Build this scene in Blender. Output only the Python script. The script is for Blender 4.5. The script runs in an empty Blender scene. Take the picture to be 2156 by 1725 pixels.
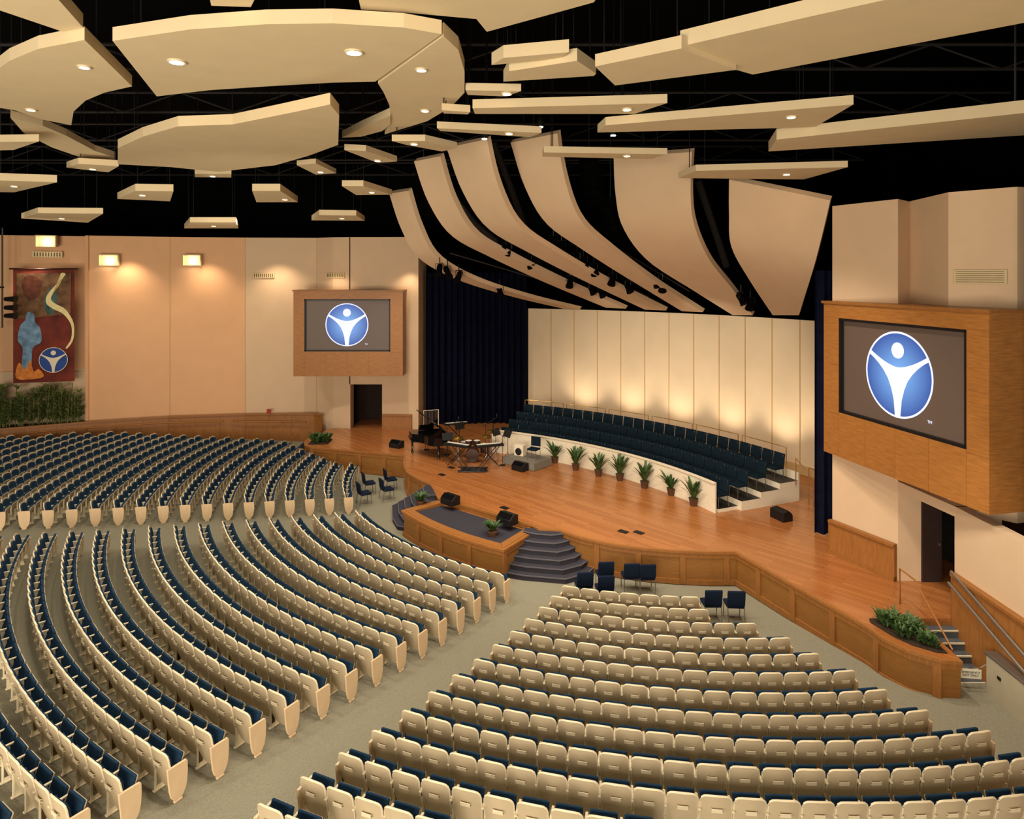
import bpy, bmesh, math, random
from mathutils import Matrix, Vector
random.seed(7)
scn=bpy.context.scene
col=scn.collection
F=1400.0; EYE=9.0; HY=580.0; CXP=1078.0
rad=math.radians
def W(u,v,z):
    """survey helper: measured bearing (u,v) -> world point on horizontal plane z"""
    Y=F*(EYE-z)/(v-HY); return ((u-CXP)/F*Y,Y,z)
def D(u,v,Y): return ((u-CXP)/F*Y,Y,EYE-(v-HY)/F*Y)
C=(5.24,29.1)           # centre of the seating arcs / stage apron
CH=(-6.88,16.38)        # centre of choir + shell arcs
def pol(c,r,a): return (c[0]+r*math.cos(rad(a)),c[1]+r*math.sin(rad(a)))
def fz(x,y): return 0.05*max(0.0,math.hypot(x-C[0],y-C[1])-12.0)

# ------------------------------------------------------------------ materials
def lin(c):
    c=c/255.0
    return c/12.92 if c<=0.04045 else ((c+0.055)/1.055)**2.4
def L3(rgb,k=1.0): return (min(1,lin(rgb[0])*k),min(1,lin(rgb[1])*k),min(1,lin(rgb[2])*k),1)
def mat(name,rgb,rough=.6,metal=0,var=.08,scale=6,stretch=(1,1,1),bump=0,emit=0,spec=.4,rotz=0):
    m=bpy.data.materials.new(name); m.use_nodes=True; nt=m.node_tree; N=nt.nodes; K=nt.links
    b=N['Principled BSDF']; b.inputs['Roughness'].default_value=rough; b.inputs['Metallic'].default_value=metal
    b.inputs['Specular IOR Level'].default_value=spec
    tc=N.new('ShaderNodeTexCoord'); mp=N.new('ShaderNodeMapping'); mp.inputs['Scale'].default_value=stretch
    mp.inputs['Rotation'].default_value=(0,0,rotz)
    nz=N.new('ShaderNodeTexNoise'); nz.inputs['Scale'].default_value=scale; nz.inputs['Detail'].default_value=4
    cr=N.new('ShaderNodeValToRGB'); cr.color_ramp.elements[0].position=.3; cr.color_ramp.elements[1].position=.7
    cr.color_ramp.elements[0].color=L3(rgb,1-var); cr.color_ramp.elements[1].color=L3(rgb,1+var)
    K.new(tc.outputs['Object'],mp.inputs[0]); K.new(mp.outputs[0],nz.inputs['Vector']); K.new(nz.outputs['Fac'],cr.inputs[0])
    K.new(cr.outputs[0],b.inputs['Base Color'])
    if emit>0:
        K.new(cr.outputs[0],b.inputs['Emission Color']); b.inputs['Emission Strength'].default_value=emit
    if bump>0:
        bp=N.new('ShaderNodeBump'); bp.inputs['Strength'].default_value=bump; bp.inputs['Distance'].default_value=.02
        K.new(nz.outputs['Fac'],bp.inputs['Height']); K.new(bp.outputs[0],b.inputs['Normal'])
    return m
def planks(name,a,bc,rot,bw=1.8,rh=.12,rough=.22,mort=(112,66,32)):
    m=bpy.data.materials.new(name); m.use_nodes=True; nt=m.node_tree; N=nt.nodes; K=nt.links
    b=N['Principled BSDF']; b.inputs['Roughness'].default_value=rough
    tc=N.new('ShaderNodeTexCoord'); mp=N.new('ShaderNodeMapping'); mp.inputs['Rotation'].default_value=(0,0,rot)
    br=N.new('ShaderNodeTexBrick'); br.inputs['Scale'].default_value=1; br.inputs['Brick Width'].default_value=bw
    br.inputs['Row Height'].default_value=rh; br.inputs['Mortar Size'].default_value=.004; br.offset=.37
    br.inputs['Color1'].default_value=L3(a); br.inputs['Color2'].default_value=L3(bc); br.inputs['Mortar'].default_value=L3(mort)
    nz=N.new('ShaderNodeTexNoise'); nz.inputs['Scale'].default_value=1.3; nz.inputs['Detail'].default_value=5
    mx=N.new('ShaderNodeMixRGB'); mx.blend_type='MULTIPLY'; mx.inputs[0].default_value=.4
    cr=N.new('ShaderNodeValToRGB'); cr.color_ramp.elements[0].color=(.6,.55,.5,1); cr.color_ramp.elements[1].color=(1,1,1,1)
    K.new(tc.outputs['Object'],mp.inputs[0]); K.new(mp.outputs[0],br.inputs['Vector']); K.new(mp.outputs[0],nz.inputs['Vector'])
    K.new(nz.outputs['Fac'],cr.inputs[0]); K.new(br.outputs['Color'],mx.inputs[1]); K.new(cr.outputs[0],mx.inputs[2])
    K.new(mx.outputs[0],b.inputs['Base Color'])
    return m
def glow(name,rgb,s):
    m=bpy.data.materials.new(name); m.use_nodes=True; nt=m.node_tree; N=nt.nodes
    b=N['Principled BSDF']; b.inputs['Base Color'].default_value=L3(rgb); b.inputs['Emission Color'].default_value=L3(rgb)
    b.inputs['Emission Strength'].default_value=s
    return m
M_carpet=mat('carpet',(130,126,108),.95,var=.12,scale=30,bump=.15,spec=.1)
M_wall=mat('wall_paint',(212,183,150),.8,var=.03,scale=1.2,spec=.2)
M_wallp=mat('wall_paint_peach',(220,172,130),.8,var=.03,scale=1.2,spec=.2)
M_black=mat('black_ceiling',(8,8,8),.95,var=.2,scale=2,spec=.05)
M_cloud=mat('cloud_panel',(216,197,160),.85,var=.03,scale=1.5,spec=.1)
M_ribbon=mat('ribbon_panel',(216,187,153),.85,var=.03,scale=1.2,spec=.1)
M_shell=mat('shell_panel',(228,207,174),.75,var=.03,scale=1,spec=.2)
M_seam=mat('seam_metal',(198,166,116),.5,var=.05)
M_stage=planks('stage_planks',(180,117,66),(160,99,52),rad(45))
M_ven=mat('wood_veneer',(160,105,50),.45,var=.2,scale=3,stretch=(1,1,9))
M_fas=mat('oak_frame',(146,95,46),.45,var=.15,scale=4,stretch=(6,6,1))
M_panel=mat('oak_panel',(140,94,42),.5,var=.12,scale=4,stretch=(1,1,8))
M_wains=mat('wainscot_wood',(150,98,48),.45,var=.15,scale=3,stretch=(6,6,1))
M_navy=mat('navy_velvet',(16,19,38),.95,var=.25,scale=3,spec=.05)
M_navyc=mat('navy_carpet',(58,56,64),.95,var=.12,scale=40,spec=.05)
M_nose=mat('stair_nosing',(92,88,94),.9,var=.08,scale=20)
M_tread=mat('stair_carpet',(84,86,90),.95,var=.12,scale=40,spec=.05)
M_shellseat=mat('cream_plastic',(190,173,143),.5,var=.04,scale=5)
M_rim=mat('ivory_plastic',(216,202,171),.45,var=.03)
M_blue=mat('blue_upholstery',(30,54,76),.9,var=.2,scale=30,spec=.1)
M_bluel=mat('navy_chair_upholstery',(20,30,48),.9,var=.2,scale=30,spec=.1)
M_maple=mat('maple_panel',(214,186,148),.5,var=.05,scale=3,stretch=(3,3,1))
M_steel=mat('brushed_steel',(150,145,138),.35,metal=.8,var=.05)
M_dark=mat('black_metal',(16,15,16),.5,var=.2)
M_matte=mat('matte_black_grille',(9,9,9),.95,var=.2,spec=.05)
M_duct=mat('dim_duct_metal',(44,40,38),.7,var=.15)
M_piano=mat('piano_lacquer',(10,9,10),.12,var=.1)
M_white=mat('white_laminate',(224,211,186),.6,var=.03)
M_brass=mat('brass_rail',(190,150,80),.35,metal=.6,var=.05)
M_teal=mat('teal_upholstery',(20,33,42),.95,var=.2,scale=30,spec=.05)
M_grey=mat('grey_carpet_box',(118,112,100),.9,var=.1,scale=30)
M_leaf=mat('leaf_green',(60,88,42),.5,var=.35,scale=8)
M_leaf2=mat('leaf_olive',(104,116,62),.6,var=.4,scale=8)
M_pot=mat('brown_pot',(84,54,34),.7,var=.1)
M_soil=mat('dark_soil',(50,36,22),.95,var=.3,scale=30)
M_lamp=glow('lamp_glow',(255,236,190),7)
M_lampb=glow('lamp_glow_bright',(255,244,215),30)
M_scr=glow('screen_cloth',(92,76,66),.2)
M_frame=mat('screen_frame',(16,14,16),.5,var=.1)
M_lwhite=glow('logo_white',(206,216,255),.7)
M_vent=mat('vent_metal',(206,184,140),.6,var=.04)
M_ventd=mat('vent_slot',(90,76,56),.8,var=.1)
M_doorw=mat('door_wood',(46,30,26),.6,var=.1)
M_dim=mat('corridor_shade',(38,24,16),.9,var=.2)  # doorway gloom put into the colour of the corridor back planes
M_sign=mat('paper_sign',(225,218,195),.7,var=.02)
M_ink=mat('sign_ink',(30,28,30),.8,var=.02)
M_lift=mat('lift_enamel',(170,160,136),.4,var=.04)
M_key=mat('ivory_keys',(235,230,215),.3,var=.02)
M_cym=mat('cymbal_brass',(190,150,70),.3,metal=.9,var=.1)
M_drum=mat('drum_shell',(60,34,26),.3,var=.1)
def blue_logo():
    m=bpy.data.materials.new('logo_blue'); m.use_nodes=True; nt=m.node_tree; N=nt.nodes; K=nt.links
    b=N['Principled BSDF']; tc=N.new('ShaderNodeTexCoord'); g=N.new('ShaderNodeVectorMath'); g.operation='LENGTH'
    mp=N.new('ShaderNodeMapRange'); mp.inputs['From Max'].default_value=1.15
    cr=N.new('ShaderNodeValToRGB'); cr.color_ramp.elements[0].color=L3((130,188,250)); cr.color_ramp.elements[1].color=L3((26,62,150))
    K.new(tc.outputs['Object'],g.inputs[0]); K.new(g.outputs['Value'],mp.inputs[0]); K.new(mp.outputs[0],cr.inputs[0])
    b.inputs['Base Color'].default_value=(.02,.03,.08,1); K.new(cr.outputs[0],b.inputs['Emission Color']); b.inputs['Emission Strength'].default_value=1.0
    return m
M_lblue=blue_logo()
M_lblue2=mat('banner_blue',(38,70,140),.8,var=.15,scale=3)

# ------------------------------------------------------------------ mesh builder
class MB:
    def __init__(s): s.v=[];s.f=[];s.m=[];s.M=Matrix.Identity(4)
    def add(s,vs,fs,mi=0):
        o=len(s.v)
        for p in vs: s.v.append(tuple(s.M@Vector(p)))
        for f in fs: s.f.append([i+o for i in f]); s.m.append(mi)
        return s
    def box(s,c,d,mi=0,rz=0,R=None):
        x,y,z=d[0]/2,d[1]/2,d[2]/2
        T=Matrix.Translation(c)@(R if R is not None else Matrix.Rotation(rz,4,'Z'))
        vs=[T@Vector((a*x,b*y,e*z)) for a in(-1,1) for b in(-1,1) for e in(-1,1)]
        return s.add(vs,[(0,1,3,2),(4,6,7,5),(0,4,5,1),(2,3,7,6),(0,2,6,4),(1,5,7,3)],mi)
    def prism(s,poly,z0,z1,mi=0,mt=None):
        n=len(poly)
        a=sum(poly[i][0]*poly[(i+1)%n][1]-poly[(i+1)%n][0]*poly[i][1] for i in range(n))
        if a<0: poly=poly[::-1]
        vs=[(p[0],p[1],z0) for p in poly]+[(p[0],p[1],z1) for p in poly]
        s.add(vs,[tuple(range(n))[::-1]]+[(i,(i+1)%n,n+(i+1)%n,n+i) for i in range(n)],mi)
        s.add([(p[0],p[1],z1) for p in poly],[tuple(range(n))],mi if mt is None else mt)
        return s
    def wallpath(s,pts,th,z0,z1,mi=0,side=1):
        n=len(pts); offs=[]
        for i in range(n):
            a=Vector(pts[max(0,i-1)][:2]);b=Vector(pts[i][:2]);c=Vector(pts[min(n-1,i+1)][:2])
            d1=(b-a) if i>0 else (c-b); d2=(c-b) if i<n-1 else (b-a)
            d1.normalize();d2.normalize(); n1=Vector((-d1.y,d1.x));n2=Vector((-d2.y,d2.x)); m=(n1+n2)
            if m.length<1e-4: m=n1.copy()
            m.normalize(); k=1/max(.4,m.dot(n1)); offs.append(m*th*side*k)
        for i in range(n-1):
            p,q=pts[i],pts[i+1]; P=(p[0]+offs[i].x,p[1]+offs[i].y);Q=(q[0]+offs[i+1].x,q[1]+offs[i+1].y)
            s.prism([p[:2],q[:2],Q,P],z0,z1,mi)
        return s
    def tube(s,path,r,n=6,mi=0,closed=False,r2=None):
        m=len(path); vs=[];fs=[]
        P=[Vector(p) for p in path]
        for i in range(m):
            if closed: d=P[(i+1)%m]-P[i-1]
            else: d=P[min(m-1,i+1)]-P[max(0,i-1)]
            if d.length<1e-9: d=Vector((0,0,1))
            d.normalize(); up=Vector((0,0,1)) if abs(d.z)<.9 else Vector((1,0,0))
            a=d.cross(up).normalized(); b=d.cross(a).normalized()
            rr=r if r2 is None else r+(r2-r)*i/(m-1)
            for k in range(n):
                t=2*math.pi*k/n; vs.append(P[i]+a*math.cos(t)*rr+b*math.sin(t)*rr)
        for i in range(m if closed else m-1):
            for k in range(n):
                j=(i+1)%m
                fs.append((i*n+k,i*n+(k+1)%n,j*n+(k+1)%n,j*n+k))
        if not closed: fs.append(tuple(range(n))[::-1]); fs.append(tuple((m-1)*n+k for k in range(n)))
        return s.add(vs,fs,mi)
    def lathe(s,prof,c=(0,0,0),n=16,mi=0,R=None):
        vs=[];fs=[];m=len(prof); T=Matrix.Translation(c)@(R if R is not None else Matrix.Identity(4))
        for (r,z) in prof:
            for k in range(n):
                t=2*math.pi*k/n; vs.append(T@Vector((r*math.cos(t),r*math.sin(t),z)))
        for i in range(m-1):
            for k in range(n): fs.append((i*n+k,i*n+(k+1)%n,(i+1)*n+(k+1)%n,(i+1)*n+k))
        fs.append(tuple(range(n))[::-1]); fs.append(tuple((m-1)*n+k for k in range(n)))
        return s.add(vs,fs,mi)
    def grid(s,fn,nu,nv,mi=0,th=None):
        A=[fn(i/nu,j/nv) for j in range(nv+1) for i in range(nu+1)]
        w=nu+1; fs=[(j*w+i,j*w+i+1,(j+1)*w+i+1,(j+1)*w+i) for j in range(nv) for i in range(nu)]
        if th is None: return s.add(A,fs,mi)
        Bv=[tuple(Vector(p)+Vector(th)) for p in A]; n=len(A)
        fs2=[tuple(n+k for k in f[::-1]) for f in fs]; e=[]
        rim=[i for i in range(w)]+[j*w+nu for j in range(1,nv+1)]+[nv*w+i for i in range(nu-1,-1,-1)]+[j*w for j in range(nv-1,0,-1)]
        for k in range(len(rim)):
            a,b=rim[k],rim[(k+1)%len(rim)]; e.append((b,a,n+a,n+b))
        return s.add(A+Bv,fs+fs2+e,mi)
    def mesh(s,name,mats,smooth=False,bevel=0,weld=False):
        me=bpy.data.meshes.new(name); me.from_pydata(s.v,[],s.f)
        for m in mats: me.materials.append(m)
        for p,i in zip(me.polygons,s.m): p.material_index=i
        bm=bmesh.new(); bm.from_mesh(me)
        if weld: bmesh.ops.remove_doubles(bm,verts=bm.verts,dist=1e-5)
        bmesh.ops.recalc_face_normals(bm,faces=bm.faces)
        if bevel>0:
            bmesh.ops.bevel(bm,geom=list(bm.edges),offset=bevel,segments=2,affect='EDGES',profile=.5,clamp_overlap=True)
        bm.to_mesh(me); bm.free()
        if smooth:
            for p in me.polygons: p.use_smooth=True
            try: me.set_sharp_from_angle(angle=rad(40))
            except Exception: pass
        me.update(); return me
    def obj(s,name,mats,parent=None,world=True,smooth=False,bevel=0,**kw):
        if parent is not None and world:
            o=parent.location
            s.v=[(p[0]-o.x,p[1]-o.y,p[2]-o.z) for p in s.v]
        loc=(0,0,0)
        if parent is None and s.v:
            xs=[p[0] for p in s.v];ys=[p[1] for p in s.v];zs=[p[2] for p in s.v]
            loc=((min(xs)+max(xs))/2,(min(ys)+max(ys))/2,min(zs))
            s.v=[(p[0]-loc[0],p[1]-loc[1],p[2]-loc[2]) for p in s.v]
        if not isinstance(mats,(list,tuple)): mats=[mats]
        ob=bpy.data.objects.new(name,s.mesh(name,mats,smooth,bevel)); ob.location=loc
        col.objects.link(ob)
        if parent is not None: ob.parent=parent
        for k,v in kw.items(): ob[k]=v
        return ob
def root(name,loc,label,category,rz=0,group=None):
    e=bpy.data.objects.new(name,None); e.empty_display_size=.2; e.location=loc; e.rotation_euler=(0,0,rz); col.objects.link(e)
    e['label']=label; e['category']=category
    if group: e['group']=group
    return e
def copy_thing(src,loc,rz,label=None,skip=()):
    r=src.copy(); r.location=loc; r.rotation_euler=(0,0,rz); col.objects.link(r)
    if label: r['label']=label
    for ch in src.children:
        if ch.name.split('.')[0] in skip: continue
        c=ch.copy(); c.parent=r; c.matrix_parent_inverse=ch.matrix_parent_inverse.copy(); col.objects.link(c)
    return r
def struct(o,**k): o['kind']='structure'; return o

# ------------------------------------------------------------------ room shell
mb=MB(); vs=[];fs=[]; NR=34; NA=96
for i in range(NR+1):
    r=50*i/NR if i else .01
    for k in range(NA):
        x,y=pol(C,r,360*k/NA); vs.append((x,y,fz(x,y)))
for i in range(NR):
    for k in range(NA): fs.append((i*NA+k,i*NA+(k+1)%NA,(i+1)*NA+(k+1)%NA,(i+1)*NA+k))
mb.add(vs,fs)
o=mb.obj('floor',M_carpet); o['kind']='structure'
struct(MB().box((-8,22,16.6),(90,60,.2)).obj('ceiling',M_black))
struct(MB().box((-8,46,8),(90,.2,17)).obj('wall_back',M_black))
struct(MB().box((-42,22,8),(.2,60,17)).obj('wall_far_side',M_black))
struct(MB().box((22,28,8),(.2,40,17)).obj('wall_stage_side',M_black))
WL=[(-33,29.5),(-25.6,32.9),(-21.3,34.2)]
WM=[(-21.26,33.4),(-17.8,34.6),(-14.13,35.2),(-10.44,35.5)]
mb=MB(); mb.wallpath(WL,.25,0,11,0); mb.box((-21.3,33.9,5.5),(.15,1.2,11),0)
struct(mb.obj('wall_left',[M_wallp]))
mb=MB(); mb.wallpath(WL,.12,0,4.15,0,-1); mb.wallpath(WL,.16,4.15,4.22,0,-1); struct(mb.obj('trim_3',[M_wall]))
mb=MB(); mb.wallpath(WM[:3],.25,0,11,0); struct(mb.obj('wall_left_panelled',[M_wallp]))
mb=MB(); mb.wallpath(WM[2:]+[(-9.4,34.9),(-8.5,34.75)],.25,0,11,0)
mb.prism([(-8.5,34.75),(-8.45,34.75),(-8.45,35.5),(-8.5,35.5)],0,11)
mb.prism([(-8.5,34.75),(-6.79,34.75),(-6.79,35.4),(-8.5,35.4)],3.3,11)
mb.prism([(-6.79,34.75),(-4.87,34.6),(-4.7,36.5),(-6.79,36.5)],0,11)
struct(mb.obj('wall_left_stage',[M_wall]))
for p in WM[:4]:
    struct(MB().box((p[0],p[1]-.012,6.3),(.035,.03,9.3)).obj('trim_1',M_seam))
struct(MB().box((-7.6,37.2,2.5),(3,.1,4)).obj('wall_corridor_left',M_dim))
mb=MB()
UP=[(9.25,19.2),(10.1,17.4),(10.75,18.0),(10.5,16.0),(11.4,15.0),(12.6,15.4)]
mb.wallpath([(10.6,21.2)]+UP,.2,3.4,11,0)
mb.wallpath([(10.6,21.2),(9.25,19.2),(10.1,17.4)],.2,0,3.4,0)
mb.wallpath([(10.1,17.4),(10.75,17.4)],.12,0,3.4,0)
mb.prism([(10.1,17.5),(10.35,15.5),(12.4,15.5),(12.4,17.5)],3.36,3.6)
mb.prism([(10.35,15.55),(10.35,6),(10.6,6),(10.6,15.2),(11.2,15.2),(11.2,15.55)],0,3.6)
mb.prism([(10.35,13.2),(10.35,6),(10.6,6),(10.6,13.2)],3.6,11)
struct(mb.obj('wall_right',[M_wall]))
struct(MB().box((12.35,16.5,2.2),(.1,2.0,2.8)).obj('wall_corridor_right',M_dim))
mb=MB(); mb.box((10.95,17.36,2.05),(.5,.06,2.1),0); mb.box((11.12,17.3,2.0),(.05,.04,.06),1)
struct(mb.obj('door_1',[M_doorw,M_steel]))
def wains(name,pts,z0,z1,side=-1,th=.1):
    mb=MB(); mb.wallpath(pts,th,z0,z1,0,side); mb.wallpath(pts,th+.05,z1,z1+.07,1,side); mb.wallpath(pts,th+.03,z0,z0+.12,1,side)
    for i in range(len(pts)-1):
        a=Vector(pts[i]);b=Vector(pts[i+1]);n=max(1,int((b-a).length/1.2));d=(b-a).normalized()
        nn=Vector((-d.y,d.x))*side*(th+.006)
        for k in range(n):
            q=a+(b-a)*k/n+nn; mb.box((q.x,q.y,(z0+z1)/2),(.02,.02,z1-z0-.05),1,math.atan2(d.y,d.x))
    return struct(mb.obj(name,[M_wains,M_fas]))
wains('baseboard_left',[(-31,27.8),(-24.6,31.4),(-21.1,33.1),(-17.7,34.3),(-14,34.95),(-10.4,35.1),(-9.9,34.7)],0,1.68)
wains('baseboard_stage_left',[(-6.75,34.72),(-5.2,34.6)],1,1.7)
wains('baseboard_stage_right',[(9.22,19.2),(10.07,17.4)],1,1.9)
wains('baseboard_right',[(10.35,15.5),(10.35,6)],0,2.0)
def rail(path,r,label,m=M_maple,posts=()):
    x=path[0]; rt=root('handrail',(x[0],x[1],min(p[2] for p in path)-.1),label,'handrail')
    MB().tube(path,r,8).obj('rail',m,parent=rt,smooth=True)
    for q in posts: MB().tube([q[0],q[1]],r*.7,6).obj('rail_bracket',m,parent=rt)
    return rt
rail([(-23.6,31.6,1.45),(-21.1,32.85,1.45),(-17.7,34.05,1.45),(-15,34.55,1.4)],.04,'long wooden handrail along oak wainscot',M_fas,
 [((-21.1,32.85,1.45),(-21.05,33.0,1.35)),((-17.7,34.05,1.45),(-17.68,34.2,1.35))])
rail([(-14.6,34.6,1.4),(-12,34.75,1.35),(-10.8,34.8,1.3)],.04,'short wooden handrail along oak wainscot',M_fas,[((-12,34.75,1.35),(-12,34.95,1.25))])

# ------------------------------------------------------------------ stage
def arc(c,r,a0,a1,n): return [pol(c,r,a0+(a1-a0)*i/n) for i in range(n+1)]
edge=[(-9.95,33.3),(-9.9,32.0),(-9.7,31.4),(-9.3,31.0),(-4.75,29.6),(-4.65,29.2),(-4.6,28.6),(-4.45,27.9),(-4.22,27.1),(-3.92,26.6),(-3.6,26.15),(-3.05,25.5),(-2.85,24.9),(-2.6,24.0),(0.72,21.35),(0.9,21.02),(1.5,20.95),(2.1,20.4),(2.6,20.08),(3.1,19.82),(3.9,19.55),(4.84,19.38),(5.7,19.3),(6.5,19.3),(7.48,16.84),(8.15,15.2),(8.25,14.7),(8.5,14.25),(8.95,13.9),(9.34,13.85)]
back=[(9.4,15.5),(12.3,15.5),(12.3,17.5),(12,21),(15,24),(12,33),(3,41),(-4.6,38),(-6.7,37),(-8.4,37),(-8.45,34.7),(-9.4,34.8)]
st=root('stage',(2,26,0),'large oak plank church stage with panelled wooden front','stage')
MB().prism(edge+back,.02,.94,0).obj('stage_base',M_fas,parent=st)
MB().prism(edge+back,.94,1.0,0).obj('stage_floor',M_stage,parent=st)
def fascia(mb,pts,z0,z1,pw=1.25,side=-1):
    mb.wallpath(pts,.06,z0,z0+.15,0,side); mb.wallpath(pts,.06,z1-.2,z1-.05,0,side); mb.wallpath(pts,.10,z1-.06,z1+.004,0,side)
    mb.wallpath(pts,.02,z0+.15,z1-.2,1,side)
    acc=0;nxt=0
    for i in range(len(pts)-1):
        a=Vector(pts[i]);b=Vector(pts[i+1]);l=(b-a).length;d=(b-a).normalized()
        while nxt<=acc+l:
            q=a+d*(nxt-acc)+Vector((-d.y,d.x))*side*.035
            mb.box((q.x,q.y,(z0+z1)/2-.02),(.16,.07,z1-z0-.1),0,math.atan2(d.y,d.x)); nxt+=pw
        acc+=l
mb=MB(); fascia(mb,edge,0.02,1.0)
mb.obj('stage_front_panelling',[M_fas,M_panel],parent=st)
pl=arc(C,10.85,-145.5,-120.5,20)+[(0.66,21.3),(-2.58,23.9)]
pt=root('thrust_platform',(-1,21,0),'low curved panelled wooden platform with navy carpet top','platform')
MB().prism(pl,.0,.80,0).obj('platform_base',M_fas,parent=pt)
pin=arc(C,10.5,-144.5,-121.6,20)+[(0.42,21.3),(-2.45,23.6)]
MB().prism(pin,.80,.83,0).obj('platform_carpet',M_navyc,parent=pt)
mb=MB(); pp=[(-2.6,23.95)]+arc(C,10.85,-145.5,-120.5,20)+[(0.75,21.3)]
fascia(mb,pp,0.0,.88); mb.wallpath(pp,.26,.80,.90,0,1)
mb.obj('platform_front_panelling',[M_fas,M_panel],parent=pt)
def fan_stairs(an,th,label,sgn=1):
    er=Vector((math.cos(rad(th)),math.sin(rad(th)))); et=Vector((-er.y,er.x))*sgn
    r=root('carpeted_stairs',(an[0],an[1],0),label,'stairs')
    for k in range(6):
        n=5-k; hw=.60+.21*n; hl=.62+.25*n; sd=.0+.05*n; ro=.16+.23*n; fl=.42+.17*n; fw=.30+.11*n
        P=[(-.25,-hl),(sd,-hl),(ro-.06-.02*n,-fl),(ro,-fl*.35),(ro,fw),(sd+(ro-sd)*.5,(hw+fw)/2+.04*n),(sd,hw),(-.25,hw)]
        poly=[tuple((Vector(an)+er*a+et*c)) for a,c in P]
        mb=MB(); mb.prism(poly,.16*k,.16*(k+1),0)
        mb.wallpath([(p[0],p[1]) for p in poly],.022,.16*(k+1)-.028,.16*(k+1)+.004,1,-1 if sgn>0 else 1)
        mb.obj('step',[M_navyc,M_nose],parent=r)
    return r
fan_stairs((.98,20.82),-101,'dark navy carpeted fan-shaped stairs with six wide steps')
fan_stairs((-3.15,24.95),-169,'dark navy carpeted fan-shaped stairs beside thrust platform',-1)
r=root('side_stairs',(9.9,14.7,0),'blue-grey carpeted stairs descending beside wall','stairs')
for k in range(5):
    zt=1-.165*(k+1); y0=15.5-.11-.22*k
    mb=MB(); mb.box((9.87,y0,zt/2),(.90,.22,zt)); mb.box((9.87,y0-.11,zt-.01),(.90,.03,.03),1); mb.obj('step',[M_tread,M_rim],parent=r)
r=root('side_stairs',(-10.4,34,0),'small carpeted stairs at end of stage','stairs')
for k in range(5):
    MB().box((-10.1-.2*k,34.0,(1-.165*(k+1))/2),(.21,1.0,1-.165*(k+1))).obj('step',M_navyc,parent=r)
def posts_rail(pts,h,label,m,r=.025,mid=True):
    rt=root('handrail',pts[0],label,'handrail')
    top=[(p[0],p[1],p[2]+h) for p in pts]
    MB().tube(top,r,8).obj('rail',m,parent=rt,smooth=True)
    if mid: MB().tube([(p[0],p[1],p[2]+h*.5) for p in pts],r*.8,6).obj('rail',m,parent=rt,smooth=True)
    for p in pts: MB().tube([p,(p[0],p[1],p[2]+h)],r,6).obj('post',m,parent=rt)
    return rt
posts_rail([(-9.85,33.2,1.0),(-10.2,33.2,.7),(-11.0,33.2,.02)],.85,'wooden handrail beside small stage stairs',M_fas,mid=False)
rt=root('handrail',(9.45,15.6,.0),'slim red-brown handrail sloping beside side stairs','handrail')
MB().tube([(9.45,16.2,1.0),(9.45,16.2,1.85),(9.45,15.6,1.85),(9.47,14.3,.95),(9.47,14.2,.02)],.022,8).obj('rail',M_fas,parent=rt,smooth=True)
rail([(10.2,15.45,2.12),(10.18,14.3,1.78),(10.16,13.0,1.4),(10.15,12,1.1)],.032,'brushed metal straight wall handrail above stairs',M_steel,
 [((10.19,15.2,2.04),(10.34,15.2,1.95)),((10.17,13.8,1.62),(10.34,13.8,1.5))])
rail([(10.14,15.45,1.86),(10.12,14.3,1.52),(10.1,13.0,1.14),(10.08,12,.84)],.032,'brushed metal lower wall handrail above stairs',M_steel)
r=root('wheelchair_lift',(10.05,13.2,0),'beige enamel wheelchair platform lift beside stairs','lift')
MB().box((10.1,13.05,.52),(.26,1.9,1.0)).obj('lift_body',M_lift,parent=r,bevel=.03)
MB().box((10.1,13.05,1.05),(.3,1.94,.06)).obj('lift_cap',M_steel,parent=r,bevel=.02)
MB().box((9.962,13.6,.75),(.02,.09,.06),0).obj('control_panel',M_frame,parent=r)
def foliage(mb,cx,cy,cz,n,h,spread,w,mi=0,droop=.5,cyl=0):
    for i in range(n):
        a=random.uniform(0,2*math.pi); hh=h*random.uniform(.6,1.1); sp=spread*random.uniform(.4,1.1)
        ox=random.uniform(-cyl,cyl); oy=random.uniform(-cyl,cyl)
        dx,dy=math.cos(a),math.sin(a); px,py=-dy,dx; vs=[];fs=[]
        for k in range(6):
            t=k/5; rr=sp*t**1.1; z=hh*(t*(1+droop)-droop*t*t*t*1.0)
            ww=w*(.25+1.0*math.sin(math.pi*min(1,t*.85+.12)))*(.0 if k==5 else 1)
            for sg in(-1,0,1): vs.append((cx+ox+dx*rr+px*ww*sg,cy+oy+dy*rr+py*ww*sg,cz+z-(0.25*ww if sg==0 else 0)))
        for k in range(5):
            for j in range(2): fs.append((k*3+j,k*3+j+1,(k+1)*3+j+1,(k+1)*3+j))
        mb.add(vs,fs,mi)
r=root('stage_planter',(8.8,14.6,1.0),'leafy green plants filling curved oak stage planter','plant')
MB().prism([(8.25,15.3),(8.42,14.75),(8.65,14.35),(9.0,14.08),(9.2,14.05),(9.2,15.45),(8.3,15.45)],1.0,1.03).obj('soil',M_soil,parent=r)
mb=MB()
for k in range(95): 
    x=random.uniform(8.35,9.1); y=random.uniform(14.2,15.42)
    if x<8.45+max(0,(14.75-y)): continue
    foliage(mb,x,y,1.02,10,.24,.24,.02)
mb.obj('foliage',M_leaf,parent=r)
r=root('stage_planter',(-9.3,31.8,1.0),'leafy plants in planter at stage corner','plant')
MB().box((-9.2,31.9,1.02),(.9,1.0,.04)).obj('soil',M_soil,parent=r)
mb=MB()
for k in range(14): foliage(mb,random.uniform(-9.6,-8.8),random.uniform(31.5,32.3),1.03,10,.4,.35,.035)
mb.obj('foliage',M_leaf,parent=r)
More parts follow.
